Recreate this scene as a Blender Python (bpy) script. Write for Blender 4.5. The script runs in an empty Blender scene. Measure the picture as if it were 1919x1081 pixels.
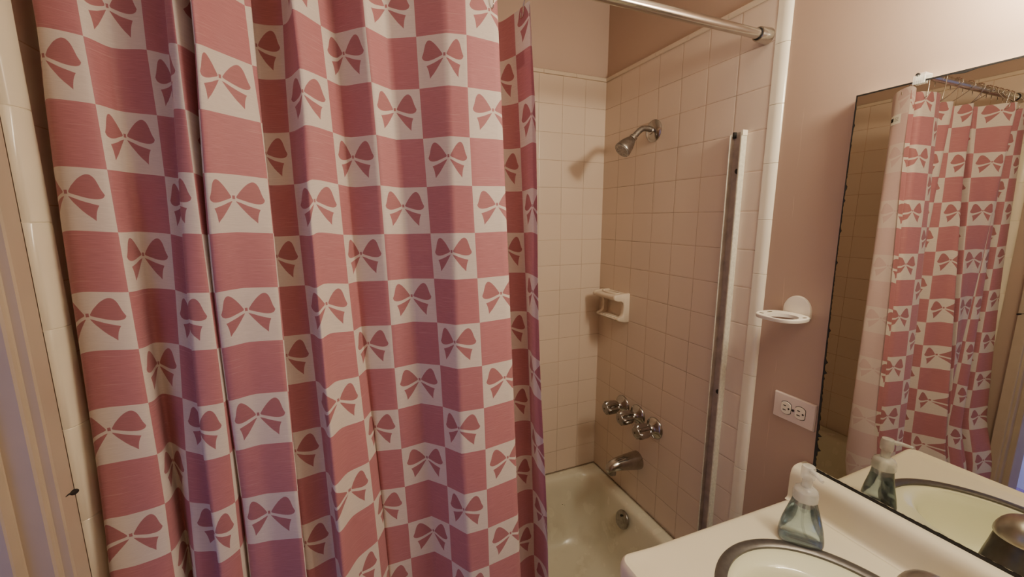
import bpy, bmesh, math, random
import numpy as np
from mathutils import Vector, Matrix
random.seed(7)
SC = bpy.context.scene
COL = SC.collection
PI = math.pi
V = Vector

# ------------------------------------------------------------------ helpers
WL = {}                                   # world location of every object made here (no object is rotated)

def finish(name, bm, mat, parent=None, smooth=35, loc=None, flip=False):
    """link bm (given in world coordinates) as ONE mesh object"""
    o = bpy.data.objects.new(name, bpy.data.meshes.new(name))
    if parent is not None:
        w = WL[parent]; o.parent = parent; o.location = (0, 0, 0)
    else:
        w = V(loc) if loc else V((0, 0, 0)); o.location = w
    bmesh.ops.translate(bm, verts=bm.verts, vec=-w)
    if not flip:
        bmesh.ops.recalc_face_normals(bm, faces=bm.faces)
    bm.to_mesh(o.data); bm.free()
    if smooth:
        for p in o.data.polygons: p.use_smooth = True
        o.data.set_sharp_from_angle(angle=math.radians(smooth))
    for m in (mat if isinstance(mat, (list, tuple)) else [mat]): o.data.materials.append(m)
    COL.objects.link(o); WL[o] = w
    return o

def thing(name, label, cat, loc, group=None):
    o = bpy.data.objects.new(name, None); COL.objects.link(o)
    o.location = loc; o.empty_display_size = 0.02
    WL[o] = V(loc)
    return tag(o, label, cat, group)

def tag(o, label, cat, group=None):
    o['label'] = label; o['category'] = cat; o['kind'] = 'thing'
    if group: o['group'] = group
    return o

def struct(name, bm, mat, parent=None, smooth=35):
    o = finish(name, bm, mat, parent, smooth)
    o['kind'] = 'structure'
    return o

def dup(root, loc, label, group):
    r = root.copy(); COL.objects.link(r); r.location = loc; WL[r] = V(loc)
    r['label'] = label; r['group'] = group
    for ch in list(root.children):
        c = ch.copy(); COL.objects.link(c); c.parent = r
        for g in ch.children:
            d = g.copy(); COL.objects.link(d); d.parent = c
    return r

def B(): return bmesh.new()

def box(bm, x0, x1, y0, y1, z0, z1, bev=0, seg=2):
    vs = [bm.verts.new((x, y, z)) for x in (x0, x1) for y in (y0, y1) for z in (z0, z1)]
    fs = [(0,1,3,2),(4,6,7,5),(0,4,5,1),(2,3,7,6),(0,2,6,4),(1,5,7,3)]
    F = [bm.faces.new([vs[i] for i in f]) for f in fs]
    if bev:
        E = list({e for f in F for e in f.edges})
        bmesh.ops.bevel(bm, geom=E, offset=bev, segments=seg, affect='EDGES', profile=.5)

def quad(bm, a, b, c, d):
    return bm.faces.new([bm.verts.new(p) for p in (a, b, c, d)])

def loft(bm, rings, cap0=True, cap1=True, closed=True):
    R = [[bm.verts.new(p) for p in r] for r in rings]
    n = len(R[0])
    for a, b in zip(R, R[1:]):
        for i in range(n if closed else n - 1):
            j = (i + 1) % n
            bm.faces.new((a[i], a[j], b[j], b[i]))
    if cap0: bm.faces.new(list(reversed(R[0])))
    if cap1: bm.faces.new(R[-1])
    return R

def frame_of(d):
    d = V(d).normalized()
    a = V((0, 0, 1)) if abs(d.z) < .9 else V((1, 0, 0))
    u = d.cross(a).normalized(); w = d.cross(u).normalized()
    return d, u, w

def lathe(bm, prof, org, axis, seg=32, lobes=0, lobe=0, cap0=True, cap1=True, sx=1):
    """prof = [(radius, distance along the axis)]"""
    d, u, w = frame_of(axis); org = V(org)
    rings = []
    for r, h in prof:
        ring = []
        for i in range(seg):
            a = 2*PI*i/seg
            rr = r*(1 + lobe*math.cos(lobes*a)) if lobes else r
            ring.append(org + d*h + u*(rr*math.cos(a)*sx) + w*(rr*math.sin(a)))
        rings.append(ring)
    loft(bm, rings, cap0, cap1)

def tube(bm, pts, r, seg=12, caps=True):
    pts = [V(p) for p in pts]
    n = len(pts); rs = r if isinstance(r, (list, tuple)) else [r]*n
    T = []
    for i in range(n):
        t = (pts[min(i+1, n-1)] - pts[max(i-1, 0)]).normalized(); T.append(t)
    _, u, w = frame_of(T[0])
    rings = []
    for i in range(n):
        u = (u - T[i]*u.dot(T[i])).normalized(); w = T[i].cross(u)
        rings.append([pts[i] + u*(rs[i]*math.cos(2*PI*k/seg)) + w*(rs[i]*math.sin(2*PI*k/seg)) for k in range(seg)])
    loft(bm, rings, caps, caps)

def spline(pts, sub=6):
    P = [V(p) for p in pts]; out = []
    for i in range(len(P)-1):
        p0, p1, p2, p3 = P[max(i-1, 0)], P[i], P[i+1], P[min(i+2, len(P)-1)]
        for s in range(sub):
            t = s/sub
            out.append(.5*((2*p1) + (p2-p0)*t + (2*p0-5*p1+4*p2-p3)*t*t + (3*p1-p0-3*p2+p3)*t**3))
    out.append(P[-1]); return out

def prism(bm, outline, fn, d0, d1):
    """outline of 2-D points, fn(a, b, d) -> 3-D"""
    loft(bm, [[fn(a, b, d0) for a, b in outline], [fn(a, b, d1) for a, b in outline]])

def ell(cx, cy, ax, ay, z, n=72):
    return [V((cx + ax*math.cos(2*PI*i/n), cy + ay*math.sin(2*PI*i/n), z)) for i in range(n)]

def rrect(x0, x1, y0, y1, r, z, n=8):
    out = []
    for cx, cy, a0 in ((x1-r, y1-r, 0), (x0+r, y1-r, PI/2), (x0+r, y0+r, PI), (x1-r, y0+r, 3*PI/2)):
        for i in range(n+1):
            a = a0 + PI/2*i/n
            out.append(V((cx + r*math.cos(a), cy + r*math.sin(a), z)))
    return out

# ------------------------------------------------------------------ materials
class NT:
    def __init__(s, name):
        s.m = bpy.data.materials.new(name); s.m.use_nodes = True
        s.t = s.m.node_tree; s.t.nodes.clear()
        s.out = s.n('ShaderNodeOutputMaterial')
    def n(s, typ, **kw):
        nd = s.t.nodes.new(typ)
        for k, v in kw.items(): setattr(nd, k, v)
        return nd
    def put(s, sock, v):
        if hasattr(v, 'links') or isinstance(v, bpy.types.NodeSocket): s.t.links.new(v, sock)
        else: sock.default_value = v
    def M(s, op, a, b=0.0, c=None):
        nd = s.n('ShaderNodeMath', operation=op); s.put(nd.inputs[0], a); s.put(nd.inputs[1], b)
        if c is not None: s.put(nd.inputs[2], c)
        return nd.outputs[0]
    def mix(s, f, a, b):
        nd = s.n('ShaderNodeMix', data_type='RGBA'); s.put(nd.inputs[0], f)
        s.put(nd.inputs[6], a if not isinstance(a, tuple) else (*a, 1)[:4]); s.put(nd.inputs[7], b if not isinstance(b, tuple) else (*b, 1)[:4])
        return nd.outputs[2]
    def noise(s, scale, detail=2, vec=None, rough=.5):
        nd = s.n('ShaderNodeTexNoise'); nd.inputs['Scale'].default_value = scale; nd.inputs['Detail'].default_value = detail
        nd.inputs['Roughness'].default_value = rough
        if vec is not None: s.t.links.new(vec, nd.inputs['Vector'])
        return nd.outputs['Fac']
    def ramp(s, f, a, b, lo=0.0, hi=1.0):
        nd = s.n('ShaderNodeMapRange'); s.put(nd.inputs[0], f)
        for i, v in zip((1, 2, 3, 4), (a, b, lo, hi)): s.put(nd.inputs[i], v)
        return nd.outputs[0]
    def pos(s):
        return s.n('ShaderNodeNewGeometry').outputs['Position']
    def xyz(s, v):
        nd = s.n('ShaderNodeSeparateXYZ'); s.t.links.new(v, nd.inputs[0]); return nd.outputs
    def comb(s, x, y, z):
        nd = s.n('ShaderNodeCombineXYZ')
        for i, v in enumerate((x, y, z)): s.put(nd.inputs[i], v)
        return nd.outputs[0]
    def bump(s, h, strength=.3, dist=.002):
        nd = s.n('ShaderNodeBump'); nd.inputs['Strength'].default_value = strength; nd.inputs['Distance'].default_value = dist
        s.t.links.new(h, nd.inputs['Height']); return nd.outputs[0]
    def bsdf(s, col, rough=.5, metal=0.0, normal=None, **kw):
        nd = s.n('ShaderNodeBsdfPrincipled')
        s.put(nd.inputs['Base Color'], (*col, 1) if isinstance(col, tuple) else col)
        s.put(nd.inputs['Roughness'], rough); s.put(nd.inputs['Metallic'], metal)
        if normal is not None: s.t.links.new(normal, nd.inputs['Normal'])
        for k, v in kw.items(): s.put(nd.inputs[k.replace('_', ' ')], v)
        return nd.outputs[0]
    def done(s, sh):
        s.t.links.new(sh, s.out.inputs[0]); return s.m

def simple(name, col, rough=.5, metal=0.0, nscale=40, var=.06, bump=0.0, **kw):
    t = NT(name)
    f = t.noise(nscale, 3, t.pos())
    c = t.mix(t.ramp(f, .3, .7), tuple(v*(1-var) for v in col), tuple(min(1, v*(1+var)) for v in col))
    nrm = t.bump(f, bump, .002) if bump else None
    return t.done(t.bsdf(c, rough, metal, nrm, **kw))

TP, TZ, ZC = .1095, .1112, 2.14
def tile_mat(name, axis, off, col, grout=(.30, .205, .14)):
    t = NT(name); p = t.pos(); X = t.xyz(p)
    a = t.M('DIVIDE', t.M('SUBTRACT', t.M('MULTIPLY', X[axis], -1), off), TP) if axis != 'L' else None
    b = t.M('DIVIDE', t.M('SUBTRACT', ZC, X[2]), TZ)
    def edge(v, size):
        f = t.M('FRACT', v)
        return t.M('MULTIPLY', t.M('MINIMUM', f, t.M('SUBTRACT', 1, f)), size)
    d = t.M('MINIMUM', edge(a, TP), edge(b, TZ))
    d = t.M('ADD', d, t.M('MULTIPLY', t.M('SUBTRACT', t.noise(60, 2, p), .5), .0007))
    g = t.ramp(d, .0005, .0013, 1, 0)
    wn = t.n('ShaderNodeTexWhiteNoise'); t.t.links.new(t.comb(t.M('FLOOR', a), t.M('FLOOR', b), 0), wn.inputs['Vector'])
    var = t.ramp(wn.outputs['Value'], 0, 1, .982, 1.018)
    cl = t.noise(2.2, 3, p)
    var = t.M('MULTIPLY', var, t.ramp(cl, .3, .7, .97, 1.03))
    base = t.n('ShaderNodeVectorMath', operation='SCALE'); base.inputs[0].default_value = col; t.t.links.new(var, base.inputs['Scale'])
    gp = t.mix(t.ramp(t.noise(5, 2, p), .42, .62), grout, tuple(min(1, v*1.9) for v in grout))
    c = t.mix(t.M('MULTIPLY', g, .8), base.outputs[0], gp)
    h = t.M('ADD', t.ramp(d, .0004, .004), t.M('MULTIPLY', t.noise(14, 1, p), .25))
    return t.done(t.bsdf(c, t.ramp(g, 0, 1, .28, .8), 0, t.bump(h, .35, .0012)))

def paint_mat(name, col, crack=False):
    t = NT(name); p = t.pos(); X = t.xyz(p)
    f = t.noise(420, 3, p); lo = t.noise(1.6, 3, p)
    c = t.mix(t.ramp(lo, .3, .7), tuple(v*.95 for v in col), tuple(v*1.05 for v in col))
    if crack:                                                    # a hairline crack in the old paint, and a few specks
        wob = t.M('MULTIPLY', t.M('SUBTRACT', t.noise(9, 3, p), .5), .014)
        dist = t.M('ABSOLUTE', t.M('ADD', t.M('ADD', X[1], .8465), wob))
        on = t.M('MULTIPLY', t.ramp(dist, .0004, .0011, 1, 0), t.ramp(t.noise(7, 2, p), .44, .56))
        on = t.M('MULTIPLY', on, t.ramp(X[2], 1.78, 1.86, 1, 0))
        sp = t.n('ShaderNodeTexVoronoi'); sp.inputs['Scale'].default_value = 11; t.t.links.new(p, sp.inputs['Vector'])
        on = t.M('MAXIMUM', t.M('MULTIPLY', on, .3), t.M('MULTIPLY', t.ramp(sp.outputs['Distance'], .012, .02, 1, 0), .6))
        c = t.mix(on, c, tuple(min(1, v*1.9) for v in col))
    return t.done(t.bsdf(c, .5, 0, t.bump(f, .12, .001)))
TILE = (.71, .58, .475)
M = {}
M['tile_r'] = tile_mat('wall_tile_right', 1, .105, TILE)
M['tile_b'] = tile_mat('wall_tile_back', 0, .103, TILE)
M['paint'] = paint_mat('pink_paint', (.485, .345, .262), True)
M['paint2'] = paint_mat('pink_paint_upper', (.49, .355, .285))
M['trimtile'] = simple('glazed_trim_tile', (.80, .72, .58), .18, nscale=8, var=.04)
M['captile'] = simple('glazed_cap_tile', (.69, .57, .45), .25, nscale=8, var=.04)
M['casing'] = simple('door_paint', (.46, .37, .28), .38, nscale=12, var=.05, bump=.1)
M['ceramic'] = simple('soap_dish_ceramic', (.72, .61, .49), .22, nscale=20, var=.03)
M['chrome'] = simple('worn_chrome', (.43, .41, .385), .15, 1.0, 60, .12)
M['chrome_dull'] = simple('dull_chrome', (.34, .315, .29), .33, 1.0, 90, .2)
M['rod'] = simple('brushed_nickel', (.52, .49, .45), .22, 1.0, 50, .05)
M['rubber'] = simple('black_rubber', (.012, .010, .009), .7)
M['dark'] = simple('dark_hole', (.015, .011, .009), .8)
M['faucet_body'] = simple('faucet_body_metal', (.17, .165, .155), .3, .9, 40, .15)
M['alu'] = simple('aluminium_track', (.68, .65, .54), .45, .15, 120, .12)
M['alu_dark'] = simple('shaded_track', (.46, .385, .315), .5, .1, 30, .2)  # darker copy of the aluminium: the channel's inner shade put into the colour
M['plastic'] = simple('white_plastic', (.83, .76, .65), .3, nscale=30, var=.02)
M['plate'] = simple('outlet_plastic', (.74, .62, .55), .35, nscale=30, var=.02)
M['recept'] = simple('receptacle_plastic', (.82, .74, .60), .35, nscale=30, var=.02)
M['counter'] = simple('counter_laminate', (.80, .735, .565), .38, nscale=5, var=.03)
M['basin'] = simple('basin_enamel', (.80, .80, .58), .1, nscale=4, var=.02)
M['rim'] = simple('sink_rim_metal', (.15, .135, .125), .42, .7, 60, .15)
M['faucet'] = simple('faucet_metal', (.50, .47, .44), .34, 1.0, 40, .1)
M['cabinet'] = simple('cabinet_paint', (.52, .45, .38), .45, nscale=6, var=.05)
M['floor'] = simple('floor_vinyl', (.36, .29, .23), .5, nscale=5, var=.15)
M['ceil'] = simple('ceiling_paint', (.72, .64, .55), .8, nscale=60, var=.02)
M['hall'] = simple('hall_paint', (.70, .72, .80), .7, nscale=6, var=.04)
M['carpet'] = simple('hall_carpet', (.40, .28, .50), .95, nscale=200, var=.3, bump=.5)
M['bead'] = simple('hook_beads', (.24, .12, .09), .35, .3)
M['hook'] = simple('hook_wire', (.62, .58, .52), .2, 1.0)
M['tag'] = simple('white_label', (.86, .84, .78), .6, nscale=60, var=.02)
M['wood'] = simple('dark_wood', (.06, .035, .03), .5, nscale=30, var=.3)
M['caulk'] = simple('old_caulk', (.30, .23, .17), .7, nscale=40, var=.5)

t = NT('tub_enamel'); p = t.pos(); X = t.xyz(p)
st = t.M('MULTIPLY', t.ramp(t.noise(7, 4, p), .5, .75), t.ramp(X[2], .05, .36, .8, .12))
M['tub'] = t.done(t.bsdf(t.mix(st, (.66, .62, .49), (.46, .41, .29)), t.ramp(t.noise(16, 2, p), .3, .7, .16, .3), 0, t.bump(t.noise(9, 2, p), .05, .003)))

t = NT('mirror_glass')
M['mirror'] = t.done(t.bsdf(t.mix(t.noise(3, 1, t.pos()), (.70, .69, .62), (.72, .71, .64)), 0.0, 1.0))

t = NT('clear_plastic')
a = t.bsdf((.88, .88, .84), .18, 0, None, Transmission_Weight=.35, IOR=1.45)
tr = t.n('ShaderNodeBsdfTransparent'); mx = t.n('ShaderNodeMixShader'); mx.inputs[0].default_value = .162
t.t.links.new(tr.outputs[0], mx.inputs[1]); t.t.links.new(a, mx.inputs[2])
M['clear'] = t.done(mx.outputs[0])

t = NT('cap_plastic')
a = t.bsdf((.74, .73, .67), .22, 0)
tr = t.n('ShaderNodeBsdfTransparent'); mx = t.n('ShaderNodeMixShader'); t.t.links.new(t.ramp(t.noise(60, 1, t.pos()), 0, 1, .38, .5), mx.inputs[0])
t.t.links.new(tr.outputs[0], mx.inputs[1]); t.t.links.new(a, mx.inputs[2])
M['cap'] = t.done(mx.outputs[0])

t = NT('clip_plastic')
a = t.bsdf((.85, .84, .78), .15, 0)
tr = t.n('ShaderNodeBsdfTransparent'); mx = t.n('ShaderNodeMixShader'); t.t.links.new(t.ramp(t.noise(50, 1, t.pos()), 0, 1, .2, .4), mx.inputs[0])
t.t.links.new(tr.outputs[0], mx.inputs[1]); t.t.links.new(a, mx.inputs[2])
M['clip'] = t.done(mx.outputs[0])

t = NT('bottle_plastic')
fr = t.n('ShaderNodeFresnel'); fr.inputs[0].default_value = 1.5
tr = t.n('ShaderNodeBsdfTransparent'); tr.inputs[0].default_value = (.95, .97, .98, 1)
gl = t.n('ShaderNodeBsdfGlossy'); gl.inputs['Roughness'].default_value = .04
mx = t.n('ShaderNodeMixShader'); t.t.links.new(t.M('ADD', t.M('MULTIPLY', fr.outputs[0], .9), t.M('MULTIPLY', t.noise(30, 1, t.pos()), .03)), mx.inputs[0])
t.t.links.new(tr.outputs[0], mx.inputs[1]); t.t.links.new(gl.outputs[0], mx.inputs[2])
M['bottle'] = t.done(mx.outputs[0])

t = NT('blue_liquid')
a = t.bsdf(t.mix(t.noise(20, 1, t.pos()), (.80, .90, .93), (.83, .92, .94)), .0, 0, None, Transmission_Weight=1.0, IOR=1.33)
tr = t.n('ShaderNodeBsdfTransparent'); tr.inputs[0].default_value = (.86, .955, .995, 1); mx = t.n('ShaderNodeMixShader'); mx.inputs[0].default_value = .16
t.t.links.new(tr.outputs[0], mx.inputs[1]); t.t.links.new(a, mx.inputs[2])
M['liquid'] = t.done(mx.outputs[0])

# ---- the curtain: woven cloth, pink and white checks with a pink bow in every white check
def curtain_mat():
    t = NT('bow_check_cloth')
    uvn = t.n('ShaderNodeUVMap'); uvn.uv_map = 'cloth'
    U = t.xyz(uvn.outputs[0]); u, k = U[0], U[1]
    fu, fk = t.M('FRACT', u), t.M('FRACT', k)
    par = t.M('FLOORED_MODULO', t.M('ADD', t.M('FLOOR', u), t.M('FLOOR', k)), 2)      # 1 = white
    white = t.M('GREATER_THAN', par, .5)
    dx = t.M('MULTIPLY', t.M('ABSOLUTE', t.M('SUBTRACT', fu, .5)), 1.12); v = fk
    def curve(pts, vec=False):
        nd = t.n('ShaderNodeFloatCurve'); c = nd.mapping.curves[0]
        while len(c.points) > 2: c.points.remove(c.points[1])
        pts = [(x*2, y) for x, y in pts]
        c.points[0].location = pts[0]; c.points[1].location = pts[-1]
        for q in pts[1:-1]: c.points.new(*q)
        if vec:
            for q in c.points: q.handle_type = 'VECTOR'
        nd.mapping.use_clip = False; nd.mapping.update()
        t.put(nd.inputs['Value'], t.M('MULTIPLY', dx, 2)); return nd.outputs[0]
    def between(up, lo, a, b):
        e = .004
        m = t.M('MULTIPLY', t.ramp(t.M('SUBTRACT', v, up), -e, e), t.ramp(t.M('SUBTRACT', lo, v), -e, e))
        m = t.M('MULTIPLY', m, t.ramp(dx, a-.002, a+.002)); return t.M('MULTIPLY', m, t.ramp(dx, b-.002, b+.002, 1, 0))
    loop = between(curve([(0,.42),(.036,.385),(.08,.32),(.12,.262),(.20,.165),(.26,.115),(.30,.10),(.34,.112),(.38,.165),(.405,.235),(.43,.32),(.458,.385),(.47,.41),(.5,.41)]),
                   curve([(0,.38),(.036,.395),(.054,.407),(.11,.428),(.176,.450),(.24,.470),(.30,.482),(.36,.485),(.41,.475),(.45,.448),(.47,.41),(.5,.41)]), .043, .468)
    tail = between(curve([(0,.452),(.032,.458),(.10,.482),(.2,.525),(.29,.555),(.38,.580),(.5,.60)]),
                   curve([(0,.452),(.032,.466),(.068,.52),(.10,.565),(.135,.613),(.185,.68),(.23,.735),(.28,.785),(.322,.832),(.330,.76),(.342,.69),(.360,.63),(.382,.580),(.5,.50)], True), .032, .381)
    knot = t.M('MULTIPLY', t.ramp(dx, .021, .026, 1, 0), t.ramp(t.M('ABSOLUTE', t.M('SUBTRACT', v, .392)), .028, .034, 1, 0))
    bow = t.M('MAXIMUM', t.M('MAXIMUM', loop, tail), knot)
    # woven slubs: fine horizontal threads
    wv = t.comb(t.M('MULTIPLY', u, 1.1), t.M('MULTIPLY', k, 42), 0)
    slub = t.ramp(t.noise(1.0, 2, wv), .62, .76)
    wv2 = t.comb(t.M('MULTIPLY', u, 5), t.M('MULTIPLY', k, 120), 3)
    fine = t.noise(1.0, 2, wv2)
    pk = t.mix(t.ramp(fine, .3, .7), (.44, .174, .200), (.54, .221, .247))
    pk = t.mix(t.M('MULTIPLY', slub, .28), pk, (.80, .52, .48))
    bw = t.mix(t.ramp(fine, .3, .7), (.38, .152, .165), (.46, .185, .20))
    wh = t.mix(t.ramp(fine, .3, .7), (.68, .60, .55), (.765, .685, .63))
    wh = t.mix(t.M('MULTIPLY', slub, .35), wh, (.93, .85, .78))
    c = t.mix(white, pk, t.mix(bow, wh, bw))
    hem = t.ramp(k, -.47, -.45, 1, 0)                                      # the doubled top hem
    stitch = t.M('MULTIPLY', t.ramp(t.M('ABSOLUTE', t.M('ADD', k, .44)), .008, .014, 1, 0), t.M('GREATER_THAN', t.M('FRACT', t.M('MULTIPLY', u, 14)), .4))
    c = t.mix(t.M('MULTIPLY', hem, .25), c, (.45, .18, .19))
    c = t.mix(t.M('MULTIPLY', stitch, .5), c, (.72, .40, .39))
    back = t.n('ShaderNodeNewGeometry').outputs['Backfacing']              # the unprinted wrong side is paler
    c = t.mix(t.M('MULTIPLY', back, .74), c, (.76, .62, .61))
    nrm = t.bump(t.M('ADD', t.M('MULTIPLY', fine, .5), t.M('MULTIPLY', t.noise(9, 3, t.pos()), 3.0)), .25, .0015)
    pb = t.bsdf(c, .62, 0, nrm, Sheen_Weight=.15)
    tl = t.n('ShaderNodeBsdfTranslucent'); t.t.links.new(c, tl.inputs[0])
    mx = t.n('ShaderNodeMixShader'); mx.inputs[0].default_value = .162
    t.t.links.new(pb, mx.inputs[1]); t.t.links.new(tl.outputs[0], mx.inputs[2])
    return t.done(mx.outputs[0])
M['curtain'] = curtain_mat()

# ------------------------------------------------------------------ the room
XL = -1.488            # face of the tile on the left wall
XW = .010              # painted face of the right wall
YF, H = -2.60, 2.45
def wall(name, pts, mat):
    bm = B(); quad(bm, *pts); return struct(name, bm, mat, None, 0)

# right wall: painted body, and the tile field over the tub standing a little proud
bm = B(); box(bm, XW, XW+.12, YF, .02, 0, H); struct('wall_right', bm, M['paint'])
bm = B(); box(bm, 0, XW+.001, -.765, 0, 0, ZC); struct('wall_right.001', bm, M['tile_r'])
bm = B(); box(bm, -1.62, .02, XW, .13, 0, H); struct('wall_back', bm, M['paint2'])
bm = B(); box(bm, XL, 0, 0, XW+.001, 0, ZC); struct('wall_back.001', bm, M['tile_b'])
# left wall with the doorway beside the tub
DY0, DY1, DZ = -.915, -1.66, 2.04
bm = B(); box(bm, XL-.12, XL-.021, DY0+.02, .02, 0, H); box(bm, XL-.12, XL-.021, DY1-.02, DY0+.02, DZ+.02, H); box(bm, XL-.12, XL-.021, YF, DY1-.02, 0, H)
struct('wall_left', bm, M['paint2'])
bm = B(); box(bm, XL-.022, XL, -.765, 0, 0, ZC); struct('wall_left.001', bm, M['tile_r'])
bm = B(); box(bm, XL-.12, XW+.12, YF-.1, YF, 0, H); struct('wall_front', bm, M['paint2'])
bm = B(); box(bm, -3.2, XW+.12, -3.6, .13, -.1, 0); struct('floor', bm, M['floor'])
bm = B(); box(bm, -3.2, XW+.12, -3.6, .13, H, H+.1); struct('ceiling', bm, M['ceil'])
# the hall through the doorway
bm = B(); box(bm, -2.62, -2.52, -3.6, .13, 0, H); struct('wall_hall', bm, M['hall'])
bm = B(); box(bm, -2.52, XL-.12, .02, .13, 0, H); struct('wall_hall.001', bm, M['hall'])
bm = B(); box(bm, -2.52, XL-.12, -3.6, -3.5, 0, H); struct('wall_hall.002', bm, M['hall'])
bm = B(); box(bm, XL-.12, XL-.021, -3.5, YF, 0, H); struct('wall_hall.003', bm, M['hall'])
bm = B(); box(bm, -2.52, XL-.125, -3.5, .02, 0, .012); struct('floor.001', bm, M['carpet'])

# bullnose columns and caps of the tile fields, piece by piece (joints show)
def bullnose(name, xf, sgn, joints):
    bm = B()
    def prof(zz):
        # sgn=-1: bulges toward -x (right wall); +1: toward +x (left wall)
        pts = []
        for i in range(9):
            a = PI/2*i/8
            pts.append((xf + sgn*(.006 - .016*(1-math.cos(a))) , -.768 - .032*math.sin(a)))
        return pts
    js = joints
    for z1, z0 in zip(js, js[1:]):
        rings = []
        for zz, ins in ((z1, .0012), (z1-.0012, 0), (z0+.0012, 0), (z0, .0012)):
            r = [V((xf - sgn*.009, -.768, zz)), V((xf + sgn*(.004-ins), -.7655, zz))]
            r += [V((x - sgn*ins, y, zz)) for x, y in prof(zz)]
            r += [V((xf - sgn*.0095, -.800, zz))]
            rings.append(r)
        loft(bm, rings)
    return struct(name, bm, M['trimtile'], None, 28)
js = [2.16, 2.017] + [2.017-.1525*i for i in range(1, 14)]
js = [z for z in js if z > .02] + [.0]
def bullnose_round(name, R, yc, joints):
    bm = B()
    for z1, z0 in zip(joints, joints[1:]):
        rings = []
        for zz, i in ((z1-.0003, .0010), (z1-.0012, 0), (z0+.0012, 0), (z0+.0003, .0010)):
            r = [V((R, yc+.004, zz)), V((i-.0012, yc+.004, zz))]
            r += [V((R + .0012 - (R+.0024-i)*math.cos(PI/2*j/12), yc - .010 - (.0205-i)*math.sin(PI/2*j/12), zz)) for j in range(13)]
            rings.append(r)
        loft(bm, rings)
    return struct(name, bm, M['trimtile'], None, 28)
bullnose_round('trim_1', XW, -.7635, js)
bullnose('trim_2', XL, 1, js)
def cap(name, fn, L, step=.152):
    bm = B(); s = 0
    while s < L - .001:
        e = min(L, s + step)
        prof = [(.0, ZC), (.005, ZC+.001), (.0065, ZC+.008), (.004, ZC+.015), (-.004, ZC+.019), (-.0225, ZC+.0195), (-.0225, ZC)]
        loft(bm, [[fn(s+.0007, a, z) for a, z in prof], [fn(e-.0007, a, z) for a, z in prof]])
        s = e
    return struct(name, bm, M['captile'], None, 40)
cap('trim_3', lambda s, a, z: V((-s, -a, z)), -XL)
cap('trim_4', lambda s, a, z: V((-a, -s, z)), .766)
cap('trim_5', lambda s, a, z: V((XL+a, -s, z)), .766)

# door frame in the left wall: moulded casing, jamb and stop (one profile swept up the jambs and along the head)
cas = [(-1.509, -.852), (-1.472, -.8535), (-1.470, -.856), (-1.470, -.884), (-1.4715, -.887), (-1.4795, -.8885), (-1.481, -.890), (-1.4815, -.8955), (-1.484, -.8975),
       (-1.508, -.8985), (-1.509, -.8995), (-1.509, -.9145), (-1.511, -.916), (-1.575, -.916), (-1.606, -.9155), (-1.606, -.852)]
bm = B()
yc = (DY0 + DY1)/2
near = [[V((x, y, 0)) for x, y in cas], [V((x, y, DZ - .916 - y + .0)) for x, y in cas]]
near[1] = [V((x, y, DZ + (y + .916))) for x, y in cas]
far1 = [V((x, 2*yc - y, DZ + (y + .916))) for x, y in cas]; far0 = [V((x, 2*yc - y, 0)) for x, y in cas]
loft(bm, [near[0], near[1], far1, far0])
door = struct('door_1', bm, M['casing'], None, 25)
bm = B()                                                            # dark gouge in the casing edge
gd = V((-.05, -1, .33)).normalized()
lathe(bm, [(.0006, -.0075), (.0030, -.006), (.0042, -.001), (.0036, .004), (.0018, .008), (.0006, .010)], (-1.4700, -.8575, 1.1838), gd, 14)
tube(bm, [(-1.4698, -.864, 1.1862), (-1.4695, -.870, 1.188), (-1.4695, -.8755, 1.1885)], [.0016, .0010, .0005], 6)
g = finish('gouge', bm, M['dark'], door); g['label'] = 'black gouge worn into the door casing edge'

# ------------------------------------------------------------------ bathtub
TX0, TX1, TYF, TYB, TZR = XL+.002, -.002, -.735, -.002, .365
tub = thing('bathtub', 'cream enamelled bathtub set between the tiled walls behind the curtain', 'bathtub', (-.74, -.37, 0))
bm = B()
O = lambda z, d=0: rrect(TX0+d, TX1-d, TYF+d, TYB-d, .012, z, 8)
I = lambda dx0, dx1, dyf, dyb, r, z: rrect(TX0+dx0, TX1-dx1, TYF+dyf, TYB-dyb, r, z, 8)
rings = [O(0, .03), O(.04, .03), O(.30, .012), O(.335, 0), O(.357, 0), O(.364, .004), O(TZR, .012),
         I(.075, .038, .055, .040, .055, TZR-.001), I(.085, .046, .064, .048, .062, TZR-.005), I(.094, .053, .072, .055, .07, TZR-.016), I(.105, .058, .079, .060, .08, TZR-.04),
         I(.14, .074, .090, .074, .095, .26), I(.20, .094, .102, .088, .11, .15), I(.24, .112, .115, .104, .125, .095),
         I(.28, .140, .150, .140, .13, .066), I(.36, .24, .22, .22, .12, .058)]
loft(bm, rings, True, True)
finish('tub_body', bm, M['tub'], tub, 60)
bm = B()
od = V((-1, 0, .28)).normalized(); oc = V((-.0745, -.331, .309))
lathe(bm, [(.037, -.002), (.038, .003), (.036, .007), (.030, .0085), (.012, .0095), (.0, .0095)], oc, od, 40, cap1=False)
ov = finish('overflow_plate', bm, M['chrome_dull'], tub, 40)
bm = B()
_, ou, ow = frame_of(od)
bm.free()
for s in (-1, 1):
    bm = B(); lathe(bm, [(.0045, .007), (.0045, .011), (.003, .012)], oc + V((0, 0, .019*s)), od, 12); finish('screw', bm, M['dark'], ov)
bm = B(); lathe(bm, [(.03, 0), (.031, .002), (.02, .004), (.0, .004)], (-.33, -.39, .057), (0, 0, 1), 28, cap1=False)
finish('drain', bm, M['chrome_dull'], tub)
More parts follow.
